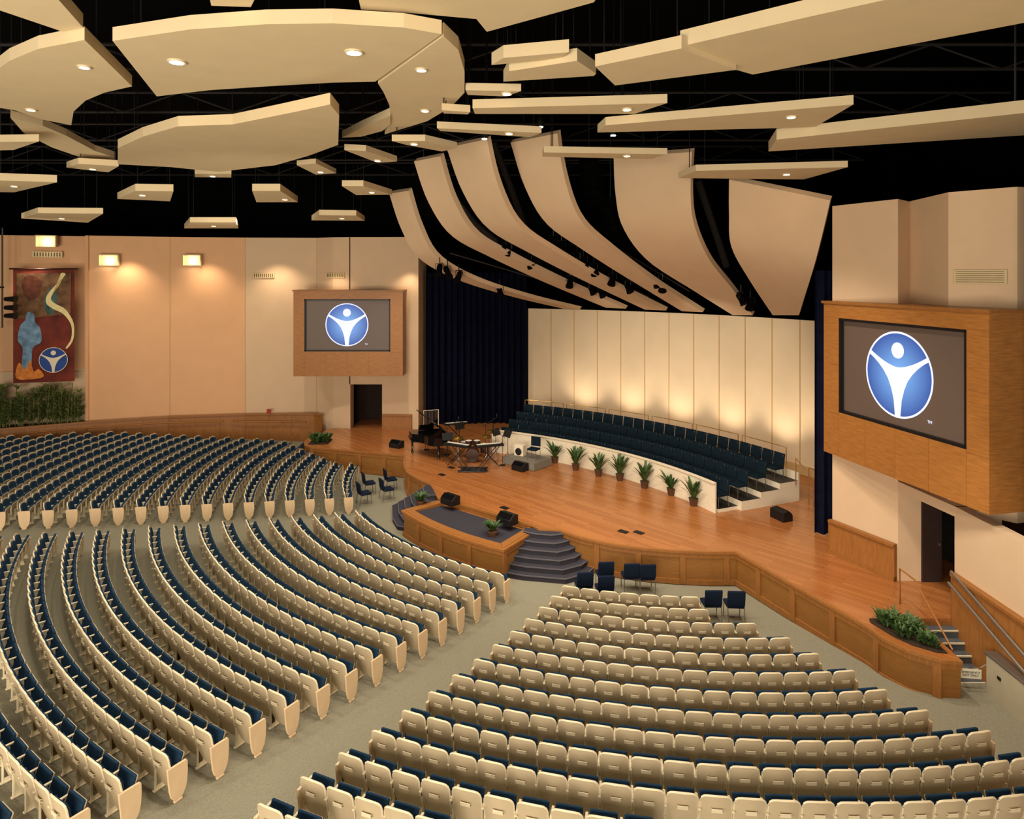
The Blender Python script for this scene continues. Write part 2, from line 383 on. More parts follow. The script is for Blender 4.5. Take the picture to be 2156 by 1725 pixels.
for (u,v,z) in [(885,1064,.83),(1037,1128,.83)]:
    x,y,_=W(u,v,z); r=root('potted_fern',(x,y,z),'small bushy fern in low basket on platform corner','plant')
    MB().lathe([(.12,0),(.17,.14),(.16,.16)],(x,y,z),14).obj('pot',M_pot,parent=r,smooth=True)
    mb=MB(); foliage(mb,x,y,z+.12,60,.3,.36,.022); mb.obj('foliage',M_leaf,parent=r)
for (u,v) in [(1168,975),(1212,990),(1260,1003),(1305,1012),(1357,1028),(1413,1043),(1460,1065)]:
    x,y,_=W(u,v,1.0); r=root('potted_plant',(x,y,1.0),'broad-leaved potted plant on stage before choir wall','plant',group='potted plants along choir wall')
    MB().lathe([(.11,0),(.16,.24),(.17,.26),(.15,.26)],(x,y,1.0),16).obj('pot',M_pot,parent=r,smooth=True)
    mb=MB(); foliage(mb,x,y,1.2,40,.66*random.uniform(.75,1.15),.52,.038,droop=.45); mb.obj('foliage',M_leaf,parent=r)
r=root('bamboo_planting',(-23,32.4,1.6),'row of leafy bamboo shrubs behind oak planter wall','plant')
MB().prism([(-26.5,30.6),(-24.6,31.5),(-21.4,33.2),(-21.4,33.9),(-25.6,32.6),(-26.5,32.2)],1.5,1.62).obj('soil',M_soil,parent=r)
mb=MB();ms=MB()
for k in range(70):
    t=.2+.78*random.random(); x=-27.5+6.1*t; y=31.0+2.3*t*.98+random.uniform(-.3,.05); h=random.uniform(1.2,2.3)
    ms.tube([(x,y,1.6),(x+random.uniform(-.15,.15),y,1.6+h)],.02,5)
    for j in range(11): foliage(mb,x,y,1.6+h*random.uniform(.15,.95),5,.2,.4,.03,droop=.9)
ms.obj('stem',M_leaf2,parent=r); mb.obj('foliage',M_leaf2,parent=r)

# ------------------------------------------------------------------ shell wall and curtains
SA=[pol(CH,21.3,68.6-3.55*i) for i in range(15)]
struct(MB().wallpath(SA,.15,1.0,7.2,0,1).obj('wall_stage_shell',[M_shell]))
for p in SA[:-1]:
    q=Vector(CH)+(Vector(p)-Vector(CH))*(21.28/21.3)
    struct(MB().box((q.x,q.y,4.1),(.03,.03,6.15),0,math.atan2(q.y-CH[1],q.x-CH[0])).obj('trim_2',M_seam))
struct(MB().wallpath([pol(CH,21.2,68.6-1.775*i) for i in range(29)],.12,1,1.35,0,1).obj('baseboard_shell',M_seam))
def curtain(pts,z0,z1,label,amp=.16,pitch=.34):
    P=[];acc=0
    for i in range(len(pts)-1):
        a=Vector(pts[i]);b=Vector(pts[i+1]);l=(b-a).length;d=(b-a)/l;n=Vector((-d.y,d.x));m=int(l/.05)
        for k in range(m):
            s=acc+l*k/m; P.append(a+d*(l*k/m)+n*amp*(math.sin(2*math.pi*s/pitch)+.35*math.sin(2*math.pi*s/(pitch*2.7))))
        acc+=l
    n=len(P); mb=MB(); vs=[(p.x,p.y,z0) for p in P]+[(p.x,p.y,z1) for p in P]
    mb.add(vs,[(i,i+1,n+i+1,n+i) for i in range(n-1)])
    o=mb.obj('stage_curtain',M_navy,smooth=True); o['label']=label; o['category']='curtain'; return o
curtain([(-4.6,35.6),(-1.6,36.0),(.85,36.0)],1.02,9.15,'tall navy velvet stage curtain in heavy pleats beside white wall')
curtain([(9.35,20.55),(10.25,20.4)],1.02,9.15,'narrow navy velvet stage curtain beside wood screen box',amp=.1)
curtain([(13.5,23.5),(11.2,20.9)],1.02,9.15,'navy velvet side curtain behind choir')

# ------------------------------------------------------------------ screens
def logo(mb_b,mb_w,cx,cz,R,y,mir=1):
    n=64
    def disc(mb,r,yy,c=(0,0),mi=0):
        mb.add([(cx+c[0]+r*math.cos(2*math.pi*k/n),yy,cz+c[1]+r*math.sin(2*math.pi*k/n)) for k in range(n)],[tuple(range(n))],mi)
    vs=[];fs=[]
    for k in range(n):
        t=2*math.pi*k/n; vs+= [(cx+R*math.cos(t),y-.006,cz+R*math.sin(t)),(cx+R*.955*math.cos(t),y-.006,cz+R*.955*math.sin(t))]
    for k in range(n): j=(k+1)%n; fs.append((2*k,2*j,2*j+1,2*k+1))
    mb_w.add(vs,fs); disc(mb_b,R*.97,y-.003); disc(mb_w,R*.185,y-.009,(0,R*.56))
    up=[(x/10*.93,.17+.34*(abs(x)/10.0)**1.6) for x in range(-10,11)]
    arms=[(x*R*.93,z*R) for x,z in up]
    lowR=[(.90,.41),(.74,.32),(.58,.20),(.43,.06),(.29,-.12),(.19,-.34),(.12,-.58),(.08,-.955)]
    poly=arms+[(x*R,z*R) for x,z in lowR]+[(-x*R,z*R) for x,z in lowR[::-1]]
    m=len(poly); mb_w.add([(cx+p[0],y-.008,cz+p[1]) for p in poly],[tuple(range(m))])
def text(body,size,loc,rot,m,name,parent,ext=.002):
    cu=bpy.data.curves.new(name,'FONT'); cu.body=body; cu.size=size; cu.extrude=ext; cu.align_x='CENTER'; cu.align_y='CENTER'
    tmp=bpy.data.objects.new('t',cu); col.objects.link(tmp); dg=bpy.context.evaluated_depsgraph_get(); dg.update()
    me=bpy.data.meshes.new_from_object(tmp.evaluated_get(dg)); bpy.data.objects.remove(tmp)
    me.materials.clear(); me.materials.append(m)
    o=bpy.data.objects.new(name,me); o.location=loc; o.rotation_euler=rot; col.objects.link(o)
    if parent: o.parent=parent
    return o
def screen_box(loc,rz,w0,w1,s0,s1,depth,label,chR=0):
    r=root('projection_screen',loc,label,'screen',rz)
    z0,z1=3.9-loc[2],8.2-loc[2]; a,b=5.15-loc[2],7.8-loc[2]
    mb=MB()
    mb.box(((w0+s0)/2,depth/2,(z0+z1)/2),(s0-w0,depth,z1-z0)); mb.box(((s1+w1)/2,depth/2,(z0+z1)/2),(w1-s1,depth,z1-z0))
    mb.box(((s0+s1)/2,depth/2,(z0+a)/2),(s1-s0,depth,a-z0)); mb.box(((s0+s1)/2,depth/2,(z1+b)/2),(s1-s0,depth,z1-b))
    for zz in (a-.05,b+.02,(a+b)/2): 
        mb.box(((w0+s0)/2,-.002,zz),(s0-w0-.02,.006,.012),1); mb.box(((w1+s1)/2,-.002,zz),(w1-s1-.02,.006,.012),1)
    for xx in [s0+(s1-s0)*k/4 for k in range(5)]: mb.box((xx,-.002,(z0+a)/2),(.012,.006,a-z0-.02),1)
    mb.box(((w0+w1)/2,depth/2,z1+.03),(w1-w0+.1,depth+.1,.07),1)
    mb.obj('screen_cabinet',[M_ven,M_fas],parent=r,world=False)
    mb=MB(); t=.07
    mb.box(((s0+s1)/2,.06,b-t/2),(s1-s0,.1,t)); mb.box(((s0+s1)/2,.06,a+t/2),(s1-s0,.1,t))
    mb.box((s0+t/2,.06,(a+b)/2),(t,.1,b-a)); mb.box((s1-t/2,.06,(a+b)/2),(t,.1,b-a))
    mb.obj('screen_frame',M_frame,parent=r,world=False)
    MB().box(((s0+s1)/2,.15,(a+b)/2),(s1-s0,.02,b-a)).obj('screen_surface',M_scr,parent=r,world=False)
    R=1.09; cx=(s0+s1)/2-.05; cz=(a+b)/2+.02
    mbb=MB();mbw=MB(); logo(mbb,mbw,0,0,R,0)
    ob=mbb.obj('logo_disc',M_lblue,parent=r,world=False); ob.location=(cx,.135,cz)
    ob=mbw.obj('logo_figure',M_lwhite,parent=r,world=False); ob.location=(cx,.135,cz)
    text('TM',.10,(cx+R*.9,.13,cz-R+.1),(rad(90),0,0),M_lwhite,'logo_text',r)
    return r
screen_box((-8.35,33.6,3.9),0,-2.7,2.83,-2.15,2.2,1.1,'wood veneer projection screen box with blue logo above small doorway')
rz=math.atan2(14.15-19.3,10.15-9.05)
screen_box((9.05,19.3,3.9),rz,0,5.27,.62,4.72,.95,'wood veneer projection screen box with blue logo beside curtain')

# ------------------------------------------------------------------ choir risers and chairs
r=root('choir_riser',pol(CH,16.5,45)+(1.0,),'white-fronted curved stepped choir risers on stage','riser')
AR0,AR1=23.5,66.5
mb=MB(); mb.wallpath(arc(CH,15.0,AR0,AR1,24),.06,1,2.0,0,1); mb.wallpath(arc(CH,15.0,AR0,AR1,24),.1,1.98,2.03,0,1)
mb.obj('riser_front_wall',M_white,parent=r)
def ring(mb,r0,r1,a0,a1,z0,z1,mi=0,mt=None,n=24):
    A=arc(CH,r0,a0,a1,n);B=arc(CH,r1,a0,a1,n)
    for i in range(n): mb.prism([A[i],B[i],B[i+1],A[i+1]],z0,z1,mi,mt)
for j in range(4):
    mb=MB(); ring(mb,15.08+.85*j,15.93+.85*j,AR0-(.6 if j else 0),AR1,1.0,1.12+.2*j,0,1)
    mb.obj('riser_tier',[M_white,M_dark],parent=r)
mb=MB(); ring(mb,18.48,18.54,AR0-.6,AR1,1,2.0,0); mb.obj('riser_back_wall',M_white,parent=r)
ch=root('choir_chair',(0,0,-50),'dark navy upholstered choir chair on riser','chair',group='choir chairs on stage risers')
MB().box((0,.22,.43),(.49,.44,.10)).obj('seat',M_teal,parent=ch,world=False,bevel=.03)
MB().box((0,0,.70),(.50,.06,.44),0,R=Matrix.Rotation(rad(8),4,'X')).obj('backrest',M_teal,parent=ch,world=False,bevel=.028)
mb=MB()
for sx in(-.2,.2):
    mb.tube([(sx,.0,.88),(sx,.03,.45),(sx,-.03,.0)],.012,5); mb.tube([(sx,.4,.4),(sx,.42,.0)],.012,5); mb.tube([(sx,.03,.4),(sx,.4,.4)],.012,5)
mb.obj('chair_frame',M_steel,parent=ch,world=False)
for j in range(4):
    R=15.55+.85*j; n=22+j
    for i in range(n):
        a=AR0+1.0+(AR1-AR0-2.6)*i/(n-1); x,y=pol(CH,R,a)
        copy_thing(ch,(x,y,1.12+.2*j),rad(a+90))
for c in list(ch.children): bpy.data.objects.remove(c)
bpy.data.objects.remove(ch)
for k in range(6):
    a0=AR0+1+7*k; a1=a0+6.4
    P=[pol(CH,18.45,a0)+(1.74,)]+[pol(CH,18.45,a0+(a1-a0)*t/5)+(2.78,) for t in range(6)]+[pol(CH,18.45,a1)+(1.74,)]
    rt=root('guard_rail',P[0],'thin brass hoop guard rail behind top choir row','railing',group='choir guard rails')
    MB().tube(P,.02,6).obj('rail',M_brass,parent=rt,smooth=True)
posts_rail([pol(CH,18.6,21.8)+(1.0,),pol(CH,18.7,19.6)+(1.0,)],1.25,'thin brown handrail at rear of choir risers',M_fas,r=.018)
posts_rail([pol(CH,18.3,22.7)+(1.6,),pol(CH,18.5,20.8)+(1.0,)],.95,'thin brown sloping handrail beside choir risers',M_fas,r=.018,mid=False)

# ------------------------------------------------------------------ auditorium seats
def backshell(mb,z0,z1,w,rc,y0,tilt,curv,t,mi,nz=8,nx=6,wb=1.0,bow=0.0):
    zs=[z0+(z1-z0)*(.5-.5*math.cos(math.pi*i/nz)) for i in range(nz+1)]
    def P(u,v):
        z=zs[int(round(v*nz))]; d=min(z-z0,z1-z); s=(z-z0)/(z1-z0); w2=w*(wb+(1-wb)*min(1,s*2)); hw=w2/2
        if d<rc: hw=w2/2-rc+math.sqrt(max(0,rc*rc-(rc-d)**2))
        x=(2*u-1)*hw
        return (x,y0-tilt*(z-z0)+curv*x*x+bow*(1-s)**3,z)
    mb.grid(P,nx,nz,mi,(0,t,0)); return [P(0,i/nz) for i in range(nz+1)]+[P(1,i/nz) for i in range(nz,-1,-1)]
def seat_parts(lo=False):
    P={}
    mb=MB(); nz,nx=(5,2) if lo else (12,8)
    rim=backshell(mb,.16,.83,.46,.10,.03,.17,.6,.028,0,nz,nx,.84,.06)
    mb.tube([(p[0],p[1]+.014,p[2]) for p in rim],.018 if lo else .016,3 if lo else 6,1,closed=True)
    P['backrest']=mb
    mb=MB(); backshell(mb,.34,.79,.41,.09,.05-.17*.12,.17,.6,.045,0,nz,nx); P['back_cushion']=mb
    mb=MB(); R=Matrix.Translation((0,.12,.38))@Matrix.Rotation(rad(70),4,'X')
    mb.M=R; mb.box((0,.17,.0),(.41,.34,.06)); P['seat_cushion']=mb
    mb=MB(); mb.M=R; mb.box((0,.165,-.04),(.39,.32,.02)); P['seat_pan']=mb
    mb=MB(); sx=-.25
    mb.box((sx,.11,.60),(.045,.33,.03)); mb.box((sx,.25,.46),(.03,.04,.26)); mb.box((sx,.10,.34),(.03,.10,.52))
    mb.box((sx,.12,.19),(.03,.18,.38)); mb.box((sx,.12,.015),(.06,.22,.03)); P['armrest']=mb
    return P
MS={'backrest':[M_shellseat,M_rim],'back_cushion':[M_blue],'seat_cushion':[M_blue],'seat_pan':[M_shellseat],'armrest':[M_rim]}
def endpanel(mb,sx):
    prof=[(-.07,.61),(.255,.60),(.28,.57),(.285,.42),(.275,.26),(.25,.14),(.20,.06),(.12,.03),(.05,.045),(0,.11),(-.03,.22),(-.05,.40)]
    n=len(prof); vs=[(sx-.02,p[0],p[1]) for p in prof]+[(sx+.02,p[0],p[1]) for p in prof]
    mb.add(vs,[tuple(range(n)),tuple(range(n,2*n))[::-1]]+[((i+1)%n,i,n+i,n+(i+1)%n) for i in range(n)])
    mb.box((sx,.12,.02),(.05,.14,.04))
SP=seat_parts(); meshes={}
for k,m in SP.items(): meshes[k]=m.mesh(k,MS[k],smooth=(k in('backrest','back_cushion')),bevel=(.01 if k in('armrest',) else .02 if k=='seat_cushion' else 0),weld=True)
mb=MB()
mb.tube([(-.08,-.055,.60),(-.08,-.075,.605),(.08,-.075,.605),(.08,-.055,.60)],.007,5);mb.tube([(-.08,-.055,.645),(-.08,-.085,.65),(.08,-.085,.65),(.08,-.055,.645)],.007,5)
mb.box((0,-.085,.625),(.16,.006,.05)); meshes['book_holder']=mb.mesh('book_holder',[M_rim])
ep=MB(); endpanel(ep,-.26); meshes['epL']=ep.mesh('end_panel',[M_maple],bevel=.008); ep=MB(); endpanel(ep,.26); meshes['epR']=ep.mesh('end_panel',[M_maple],bevel=.008)
RT={0:-92.2,1:-92,2:-88,3:-86.1,4:-85,5:-83.7,6:-83,7:-82,8:-80,9:-78,10:-76.5,11:-75.5,12:-75,13:-75,14:-75,15:-75}
seats=[]
def wy(x):
    pts=[(-31,27.8),(-24.6,31.4),(-21.1,33.1),(-17.7,34.3),(-9,35)]
    for i in range(4):
        if pts[i][0]<=x<=pts[i+1][0]: return pts[i][1]+(pts[i+1][1]-pts[i][1])*(x-pts[i][0])/(pts[i+1][0]-pts[i][0])
    return 27.8 if x<-31 else 35
def rowseats(R,a0,a1,blk):
    n=max(1,int(round(R*rad(abs(a1-a0))/.505)))
    for i in range(n):
        a=a0+(a1-a0)*(i+.5)/n; x,y=pol(C,R,a)
        if y>wy(x)-1.6: continue
        e=None
        if i==0: e='R'
        if i==n-1: e='L'
        if y<3: continue
        u=CXP+x/y*F; v=HY+(EYE-fz(x,y)-.5)/y*F
        if -50<u<2206 and v<1775: seats.append((math.hypot(x,y),x,y,a,e,blk))
for k in range(27):
    R=12.2+.70*k
    rowseats(R,-116.5-.29*k,-151.1-.30*k,1)
    if k<=15: rowseats(R,RT[k],-108.8-.47*k,0)
    yl=29.1+min(3.2,max(0,(k-1)*.6)); rowseats(R,-160.6-.1*k,-(180+math.degrees(math.asin(min(.9,(yl-29.1)/R)))),2)
seats.sort()
lowP=seat_parts(True); far=MB(); order=['backrest','back_cushion','seat_cushion','seat_pan','armrest']
fm=[M_shellseat,M_rim,M_blue,M_maple]; mmap={'backrest':[0,1],'back_cushion':[2],'seat_cushion':[2],'seat_pan':[0],'armrest':[1]}
eL=MB(); endpanel(eL,-.26); eR=MB(); endpanel(eR,.26)
lab={0:'cream auditorium seat, navy cushion, block before stage wing',1:'cream auditorium seat, navy cushion, long curved centre row',2:'cream auditorium seat, navy cushion, side block'}
labe='cream auditorium seat, navy cushion, maple end panel at aisle'
for idx,(d,x,y,a,e,blk) in enumerate(seats):
    z=fz(x,y); rzz=rad(a)+math.pi/2
    if idx<300:
        r=root('auditorium_seat',(x,y,z),labe if e else lab[blk],'seat',rzz,'fixed auditorium seats')
        for nm in order+['book_holder']:
            o=bpy.data.objects.new(nm,meshes[nm]); o.parent=r; col.objects.link(o)
        if e:
            o=bpy.data.objects.new('end_panel',meshes['epR' if e=='R' else 'epL']); o.parent=r; o['label']='light maple end panel'; col.objects.link(o)
    else:
        T=Matrix.Translation((x,y,z))@Matrix.Rotation(rzz,4,'Z')
        for nm in order:
            s=lowP[nm]; o0=len(far.v)
            for p in s.v: far.v.append(tuple(T@Vector(p)))
            for f,mi in zip(s.f,s.m): far.f.append([i+o0 for i in f]); far.m.append(mmap[nm][mi])
        if e:
            s=eR if e=='R' else eL; o0=len(far.v)
            for p in s.v: far.v.append(tuple(T@Vector(p)))
            for f in s.f: far.f.append([i+o0 for i in f]); far.m.append(3)
o=far.obj('auditorium_seats',fm); o['kind']='stuff'; o['label']='distant curved rows of cream and blue auditorium seats'; o['category']='seats'

def loose(x,y,rz,lb='loose navy upholstered stacking chair on carpet'):
    r=root('stacking_chair',(x,y,fz(x,y)),lb,'chair',rz,'loose stacking chairs')
    MB().box((0,.22,.42),(.46,.44,.08)).obj('seat',M_bluel,parent=r,world=False,bevel=.03)
    MB().box((0,-.02,.66),(.46,.06,.42),0,R=Matrix.Rotation(rad(8),4,'X')).obj('backrest',M_bluel,parent=r,world=False,bevel=.028)
    mb=MB()
    for sx in(-.21,.21):
        mb.tube([(sx,-.03,.86),(sx,.02,.45),(sx,-.05,.0)],.013,5); mb.tube([(sx,.4,.42),(sx,.43,.0)],.013,5); mb.tube([(sx,.02,.42),(sx,.4,.42)],.013,5)
    mb.obj('chair_frame',M_steel,parent=r,world=False)
for (u,v,rz) in [(1232,1270,.1),(1276,1278,.08),(1276,1246,.08),(1502,1312,0),(1550,1314,-.05),(1330,1250,.05),(1364,1252,.05)]:
    x,y,_=W(u,v,0); loose(x,y,rz)
for (x,y,rz) in [(-6.0,26.1,-1.0),(-6.1,27.4,-1.1),(-5.2,26.6,-1.0),(-5.3,27.9,-1.1)]: loose(x,y,rz,'loose navy stacking chair standing in cross aisle')

# ------------------------------------------------------------------ stage equipment
px,py=-3.95,30.3; r=root('grand_piano',(px,py,1.0),'black lacquered grand piano with lid raised','piano',rad(200))
out=[(-.75,0),(-.75,1.1),(-.62,1.55),(-.35,1.8),(0,1.78),(.2,1.5),(.3,1.15),(.5,.85),(.75,.65),(.75,0)]
MB().prism(out,.62,.98).obj('piano_body',M_piano,parent=r,world=False,bevel=.01)
mb=MB(); T=Matrix.Translation((-.75,0,.98))@Matrix.Rotation(rad(-38),4,'Y')@Matrix.Translation((.75,0,0)); mb.M=T; mb.prism([(a,b) for a,b in out if b>=0],0,.03); mb.obj('piano_lid',M_piano,parent=r,world=False)
MB().tube([(.55,.9,.95),(.35,.9,1.75)],.012,6).obj('lid_prop',M_piano,parent=r,world=False)
MB().box((0,-.1,.68),(1.5,.3,.08)).obj('key_bed',M_piano,parent=r,world=False,bevel=.01)
MB().box((0,-.12,.735),(1.24,.15,.02)).obj('keyboard',M_key,parent=r,world=False)
MB().box((0,.15,1.12),(.7,.02,.25),R=Matrix.Rotation(rad(-20),4,'X')).obj('music_desk',M_piano,parent=r,world=False)
for q in [(-.62,.12),(.62,.12),(-.25,1.5)]: MB().lathe([(.05,0),(.05,.1),(.035,.12),(.06,.6),(.07,.64)],(q[0],q[1],0),10).obj('leg',M_piano,parent=r,world=False,smooth=True)
mb=MB(); mb.box((0,.25,.12),(.22,.08,.05)); mb.tube([(-.06,.25,.12),(-.06,.25,.64)],.012,5); mb.tube([(.06,.25,.12),(.06,.25,.64)],.012,5); mb.obj('pedal_lyre',M_piano,parent=r,world=False)
r=root('piano_bench',(-3.2,31.4,1.0),'black padded piano bench','bench',rad(200))
MB().box((0,0,.47),(.75,.35,.09)).obj('seat',M_dark,parent=r,world=False,bevel=.02)
for sx in(-.32,.32):
    for sy in(-.13,.13): MB().box((sx,sy,.21),(.04,.04,.43)).obj('leg',M_piano,parent=r,world=False)
r=root('tubular_chimes',(-4.1,33.9,1.0),'pale rack of tubular chimes behind piano','instrument')
MB().tube([(-4.5,33.9,1),(-4.5,33.9,2.1),(-3.75,33.9,2.15),(-3.75,33.9,1)],.03,6).obj('chime_rack',M_rim,parent=r)
mb=MB()
for k in range(9): mb.tube([(-4.42+.075*k,33.88,2.08),(-4.42+.075*k,33.88,1.3+.05*k)],.018,6)
mb.obj('chime_tubes',M_steel,parent=r,smooth=True)
dx,dy=-1.7,28.9; r=root('drum_kit',(dx,dy,1.0),'drum kit with cymbals and stands on stage','drums')
def drum(nm,x,y,z,rr,h,R=None):
    mb=MB(); mb.lathe([(rr,0),(rr+.01,.02),(rr,.03),(rr,h-.03),(rr+.01,h-.02),(rr,h)],(x,y,z),20,0,R); mb.obj(nm,M_drum,parent=r,smooth=True)
    mb=MB(); T=Matrix.Translation((x,y,z))@(R or Matrix.Identity(4)); mb.M=T; mb.lathe([(rr*.95,h+.001),(rr*.95,h+.006)],(0,0,0),20); mb.obj('drum_head',M_key if R is None else M_drum,parent=r)
drum('bass_drum',dx,dy-.05,1.29,.28,.42,Matrix.Rotation(rad(90),4,'X'))
drum('tom_drum',dx-.18,dy,1.62,.15,.2); drum('tom_drum',dx+.18,dy,1.62,.15,.2); drum('floor_tom',dx+.5,dy+.35,1.2,.2,.38); drum('snare_drum',dx-.42,dy+.35,1.55,.17,.13)
for (a,b,h) in [(-.62,-.1,.95),(.6,-.1,1.0),(-.7,.5,.8),(.75,.45,1.1)]:
    mb=MB(); mb.tube([(dx+a,dy+b,1.0),(dx+a,dy+b,1+h)],.012,5)
    for t in range(3): mb.tube([(dx+a,dy+b,1.25),(dx+a+.2*math.cos(t*2.1),dy+b+.2*math.sin(t*2.1),1.01)],.01,5)
    mb.obj('cymbal_stand',M_steel,parent=r)
    MB().lathe([(.22,0),(.05,.03),(.02,.05)],(dx+a,dy+b,1+h),20,R=Matrix.Rotation(.2,4,'X')).obj('cymbal',M_cym,parent=r,smooth=True)
x,y=dx,dy+.75
r=root('drum_stool',(x,y,1.0),'round black drum stool','stool')
MB().lathe([(.16,.48),(.17,.5),(.17,.56),(.15,.58)],(x,y,1.0),16).obj('seat',M_dark,parent=r,smooth=True)
mb=MB(); mb.tube([(x,y,1.2),(x,y,1.5)],.02,6)
for t in range(3): mb.tube([(x,y,1.3),(x+.22*math.cos(t*2.1),y+.22*math.sin(t*2.1),1.01)],.012,5)
mb.obj('tripod_leg',M_steel,parent=r)
def keyboard(x,y,rz,lb):
    r=root('stage_keyboard',(x,y,1.0),lb,'keyboard',rz)
    MB().box((0,0,.88),(1.2,.32,.09)).obj('keyboard_body',M_dark,parent=r,world=False,bevel=.01)
    MB().box((0,-.07,.93),(1.05,.13,.015)).obj('keys',M_key,parent=r,world=False)
    mb=MB()
    for sy in(-.14,.14):
        mb.tube([(-.4,sy,0),(.4,sy,.83)],.018,6); mb.tube([(.4,sy,0),(-.4,sy,.83)],.018,6)
    mb.obj('keyboard_stand',M_dark,parent=r,world=False)
keyboard(-2.7,32.0,rad(20),'black electronic keyboard on crossed stand'); keyboard(-.95,27.85,rad(200),'silver-black keyboard on crossed stand beside drums')
keyboard(-2.3,27.9,rad(150),'second keyboard on crossed stand beside drums')
def music_stand(x,y,z,rz=0):
    r=root('music_stand',(x,y,z),'black music stand with tilted desk','music stand',rz,'music stands')
    MB().box((0,0,1.12),(.48,.02,.32),R=Matrix.Rotation(rad(-25),4,'X')).obj('desk',M_dark,parent=r,world=False)
    mb=MB(); mb.tube([(0,.02,.25),(0,.02,1.08)],.013,6)
    for t in range(3): mb.tube([(0,.02,.3),(.26*math.cos(t*2.1),.26*math.sin(t*2.1),.01)],.01,5)
    mb.obj('tripod_base',M_dark,parent=r,world=False)
for q in [(-.7,29.2),(-2.4,30.4),(-2.75,28.4),(-.2,28.9)]: music_stand(q[0],q[1],1.0,random.uniform(-1,1))
def mic(x,y,z,boom=(.5,.2)):
    r=root('microphone_stand',(x,y,z),'black boom microphone stand','microphone stand')
    mb=MB(); mb.tube([(x,y,z+.02),(x,y,z+1.25)],.012,6); mb.tube([(x-boom[0]*.3,y-boom[1]*.3,z+1.15),(x+boom[0],y+boom[1],z+1.5)],.01,6)
    mb.obj('stand',M_dark,parent=r); MB().lathe([(.13,0),(.13,.02),(.03,.04)],(x,y,z),14).obj('base',M_dark,parent=r)
    MB().lathe([(.015,0),(.02,.08),(.035,.12),(.03,.17),(.01,.19)],(x+boom[0],y+boom[1],z+1.48),10).obj('microphone',M_dark,parent=r,smooth=True)
mic(-1.2,30.2,1.0); mic(-.4,28.0,1.0,(-.4,.3)); mic(-2.9,29.6,1.0)
r=root('low_riser',(0.65,28.1,1.0),'grey carpeted low riser box on stage','riser',rad(-42))
MB().box((0,0,.16),(1.7,1.15,.3)).obj('riser_box',M_grey,parent=r,world=False,bevel=.015)
MB().box((0,0,.315),(1.7,1.15,.012)).obj('riser_top',M_grey,parent=r,world=False)
r=root('amplifier_cabinet',(.35,28.35,1.32),'white and black amplifier cabinet on grey riser','amplifier',rad(-30))
MB().box((0,0,.24),(.44,.3,.46)).obj('cabinet',M_white,parent=r,world=False,bevel=.015)
MB().lathe([(.15,0),(.15,.02),(.1,.03)],(0,-.15,.2),20,R=Matrix.Rotation(rad(90),4,'X')).obj('speaker_cone',M_dark,parent=r,world=False)
r=root('stacking_chair',(1.0,27.9,1.32),'loose navy upholstered stacking chair on grey riser','chair',rad(150))
MB().box((0,.2,.44),(.44,.42,.08)).obj('seat',M_teal,parent=r,world=False,bevel=.03); MB().box((0,0,.72),(.44,.06,.4)).obj('backrest',M_teal,parent=r,world=False,bevel=.025)
mb=MB()
for sx in(-.2,.2): mb.tube([(sx,0,.85),(sx,0,0)],.012,5); mb.tube([(sx,.38,.4),(sx,.4,0)],.012,5)
mb.obj('chair_frame',M_steel,parent=r,world=False)
def wedge(u,v,rz,z=1.0):
    x,y,_=W(u,v,z); r=root('stage_monitor',(x,y,z),'black wedge floor monitor speaker','speaker',rz,'stage monitors')
    pr=[(-.2,0),(.2,0),(.2,.2),(.02,.34),(-.2,.30)]
    n=5; mb=MB(); mb.add([(-.3,p[0],p[1]) for p in pr]+[(.3,p[0],p[1]) for p in pr],[tuple(range(n)),tuple(range(n,2*n))[::-1]]+[((i+1)%n,i,n+i,n+(i+1)%n) for i in range(n)])
    mb.obj('cabinet',M_dark,parent=r,world=False,bevel=.012)
    mb=MB(); mb.M=Matrix.Translation((0,.11,.275))@Matrix.Rotation(rad(-38),4,'X'); mb.box((0,0,.01),(.54,.2,.012)); mb.obj('grille',M_matte,parent=r,world=False)
for (u,v,rz) in [(948,1061,2.4),(1068,1102,2.4),(835,942,2.6),(1645,1093,-1.2),(1095,990,2.4)]: wedge(u,v,rz)
for (u,v) in [(1312,1120),(1345,1122),(930,1000),(1062,1070),(950,985)]:
    x,y,_=W(u,v,1.0); o=MB().box((x,y,1.008),(.32,.2,.014),0,rad(-45)).obj('floor_box',M_dark); o['label']='dark metal floor socket box set in stage planks'; o['category']='floor box'
mb=MB(); P=[]
for k in range(60):
    P.append((-1.6+.5*math.sin(k*.9)+.15*math.cos(k*2.3),27.3+.35*math.cos(k*.7),1.02+.01*(k%3)))
mb.tube(P,.02,5); o=mb.obj('cable_coil',M_dark); o['label']='tangled black audio cables on stage floor'; o['category']='cable'
r=root('stair_sign',(9.76,14.15,.0),'white paper sign hung on chain across stairs','sign',rad(-8))
MB().box((0,0,.52),(.42,.01,.2)).obj('sign_board',M_sign,parent=r,world=False)
text('EMERGENCY\nEXIT ONLY',.063,(0,-.008,.52),(rad(90),0,0),M_ink,'sign_text',r)
mb=MB(); mb.tube([(-.28,.01,.8),(-.2,.01,.66),(0,.01,.62),(.2,.01,.66),(.4,.01,.8)],.01,5); mb.tube([(-.28,.01,0),(-.28,.01,.82)],.015,6); mb.obj('chain',M_steel,parent=r,world=False)

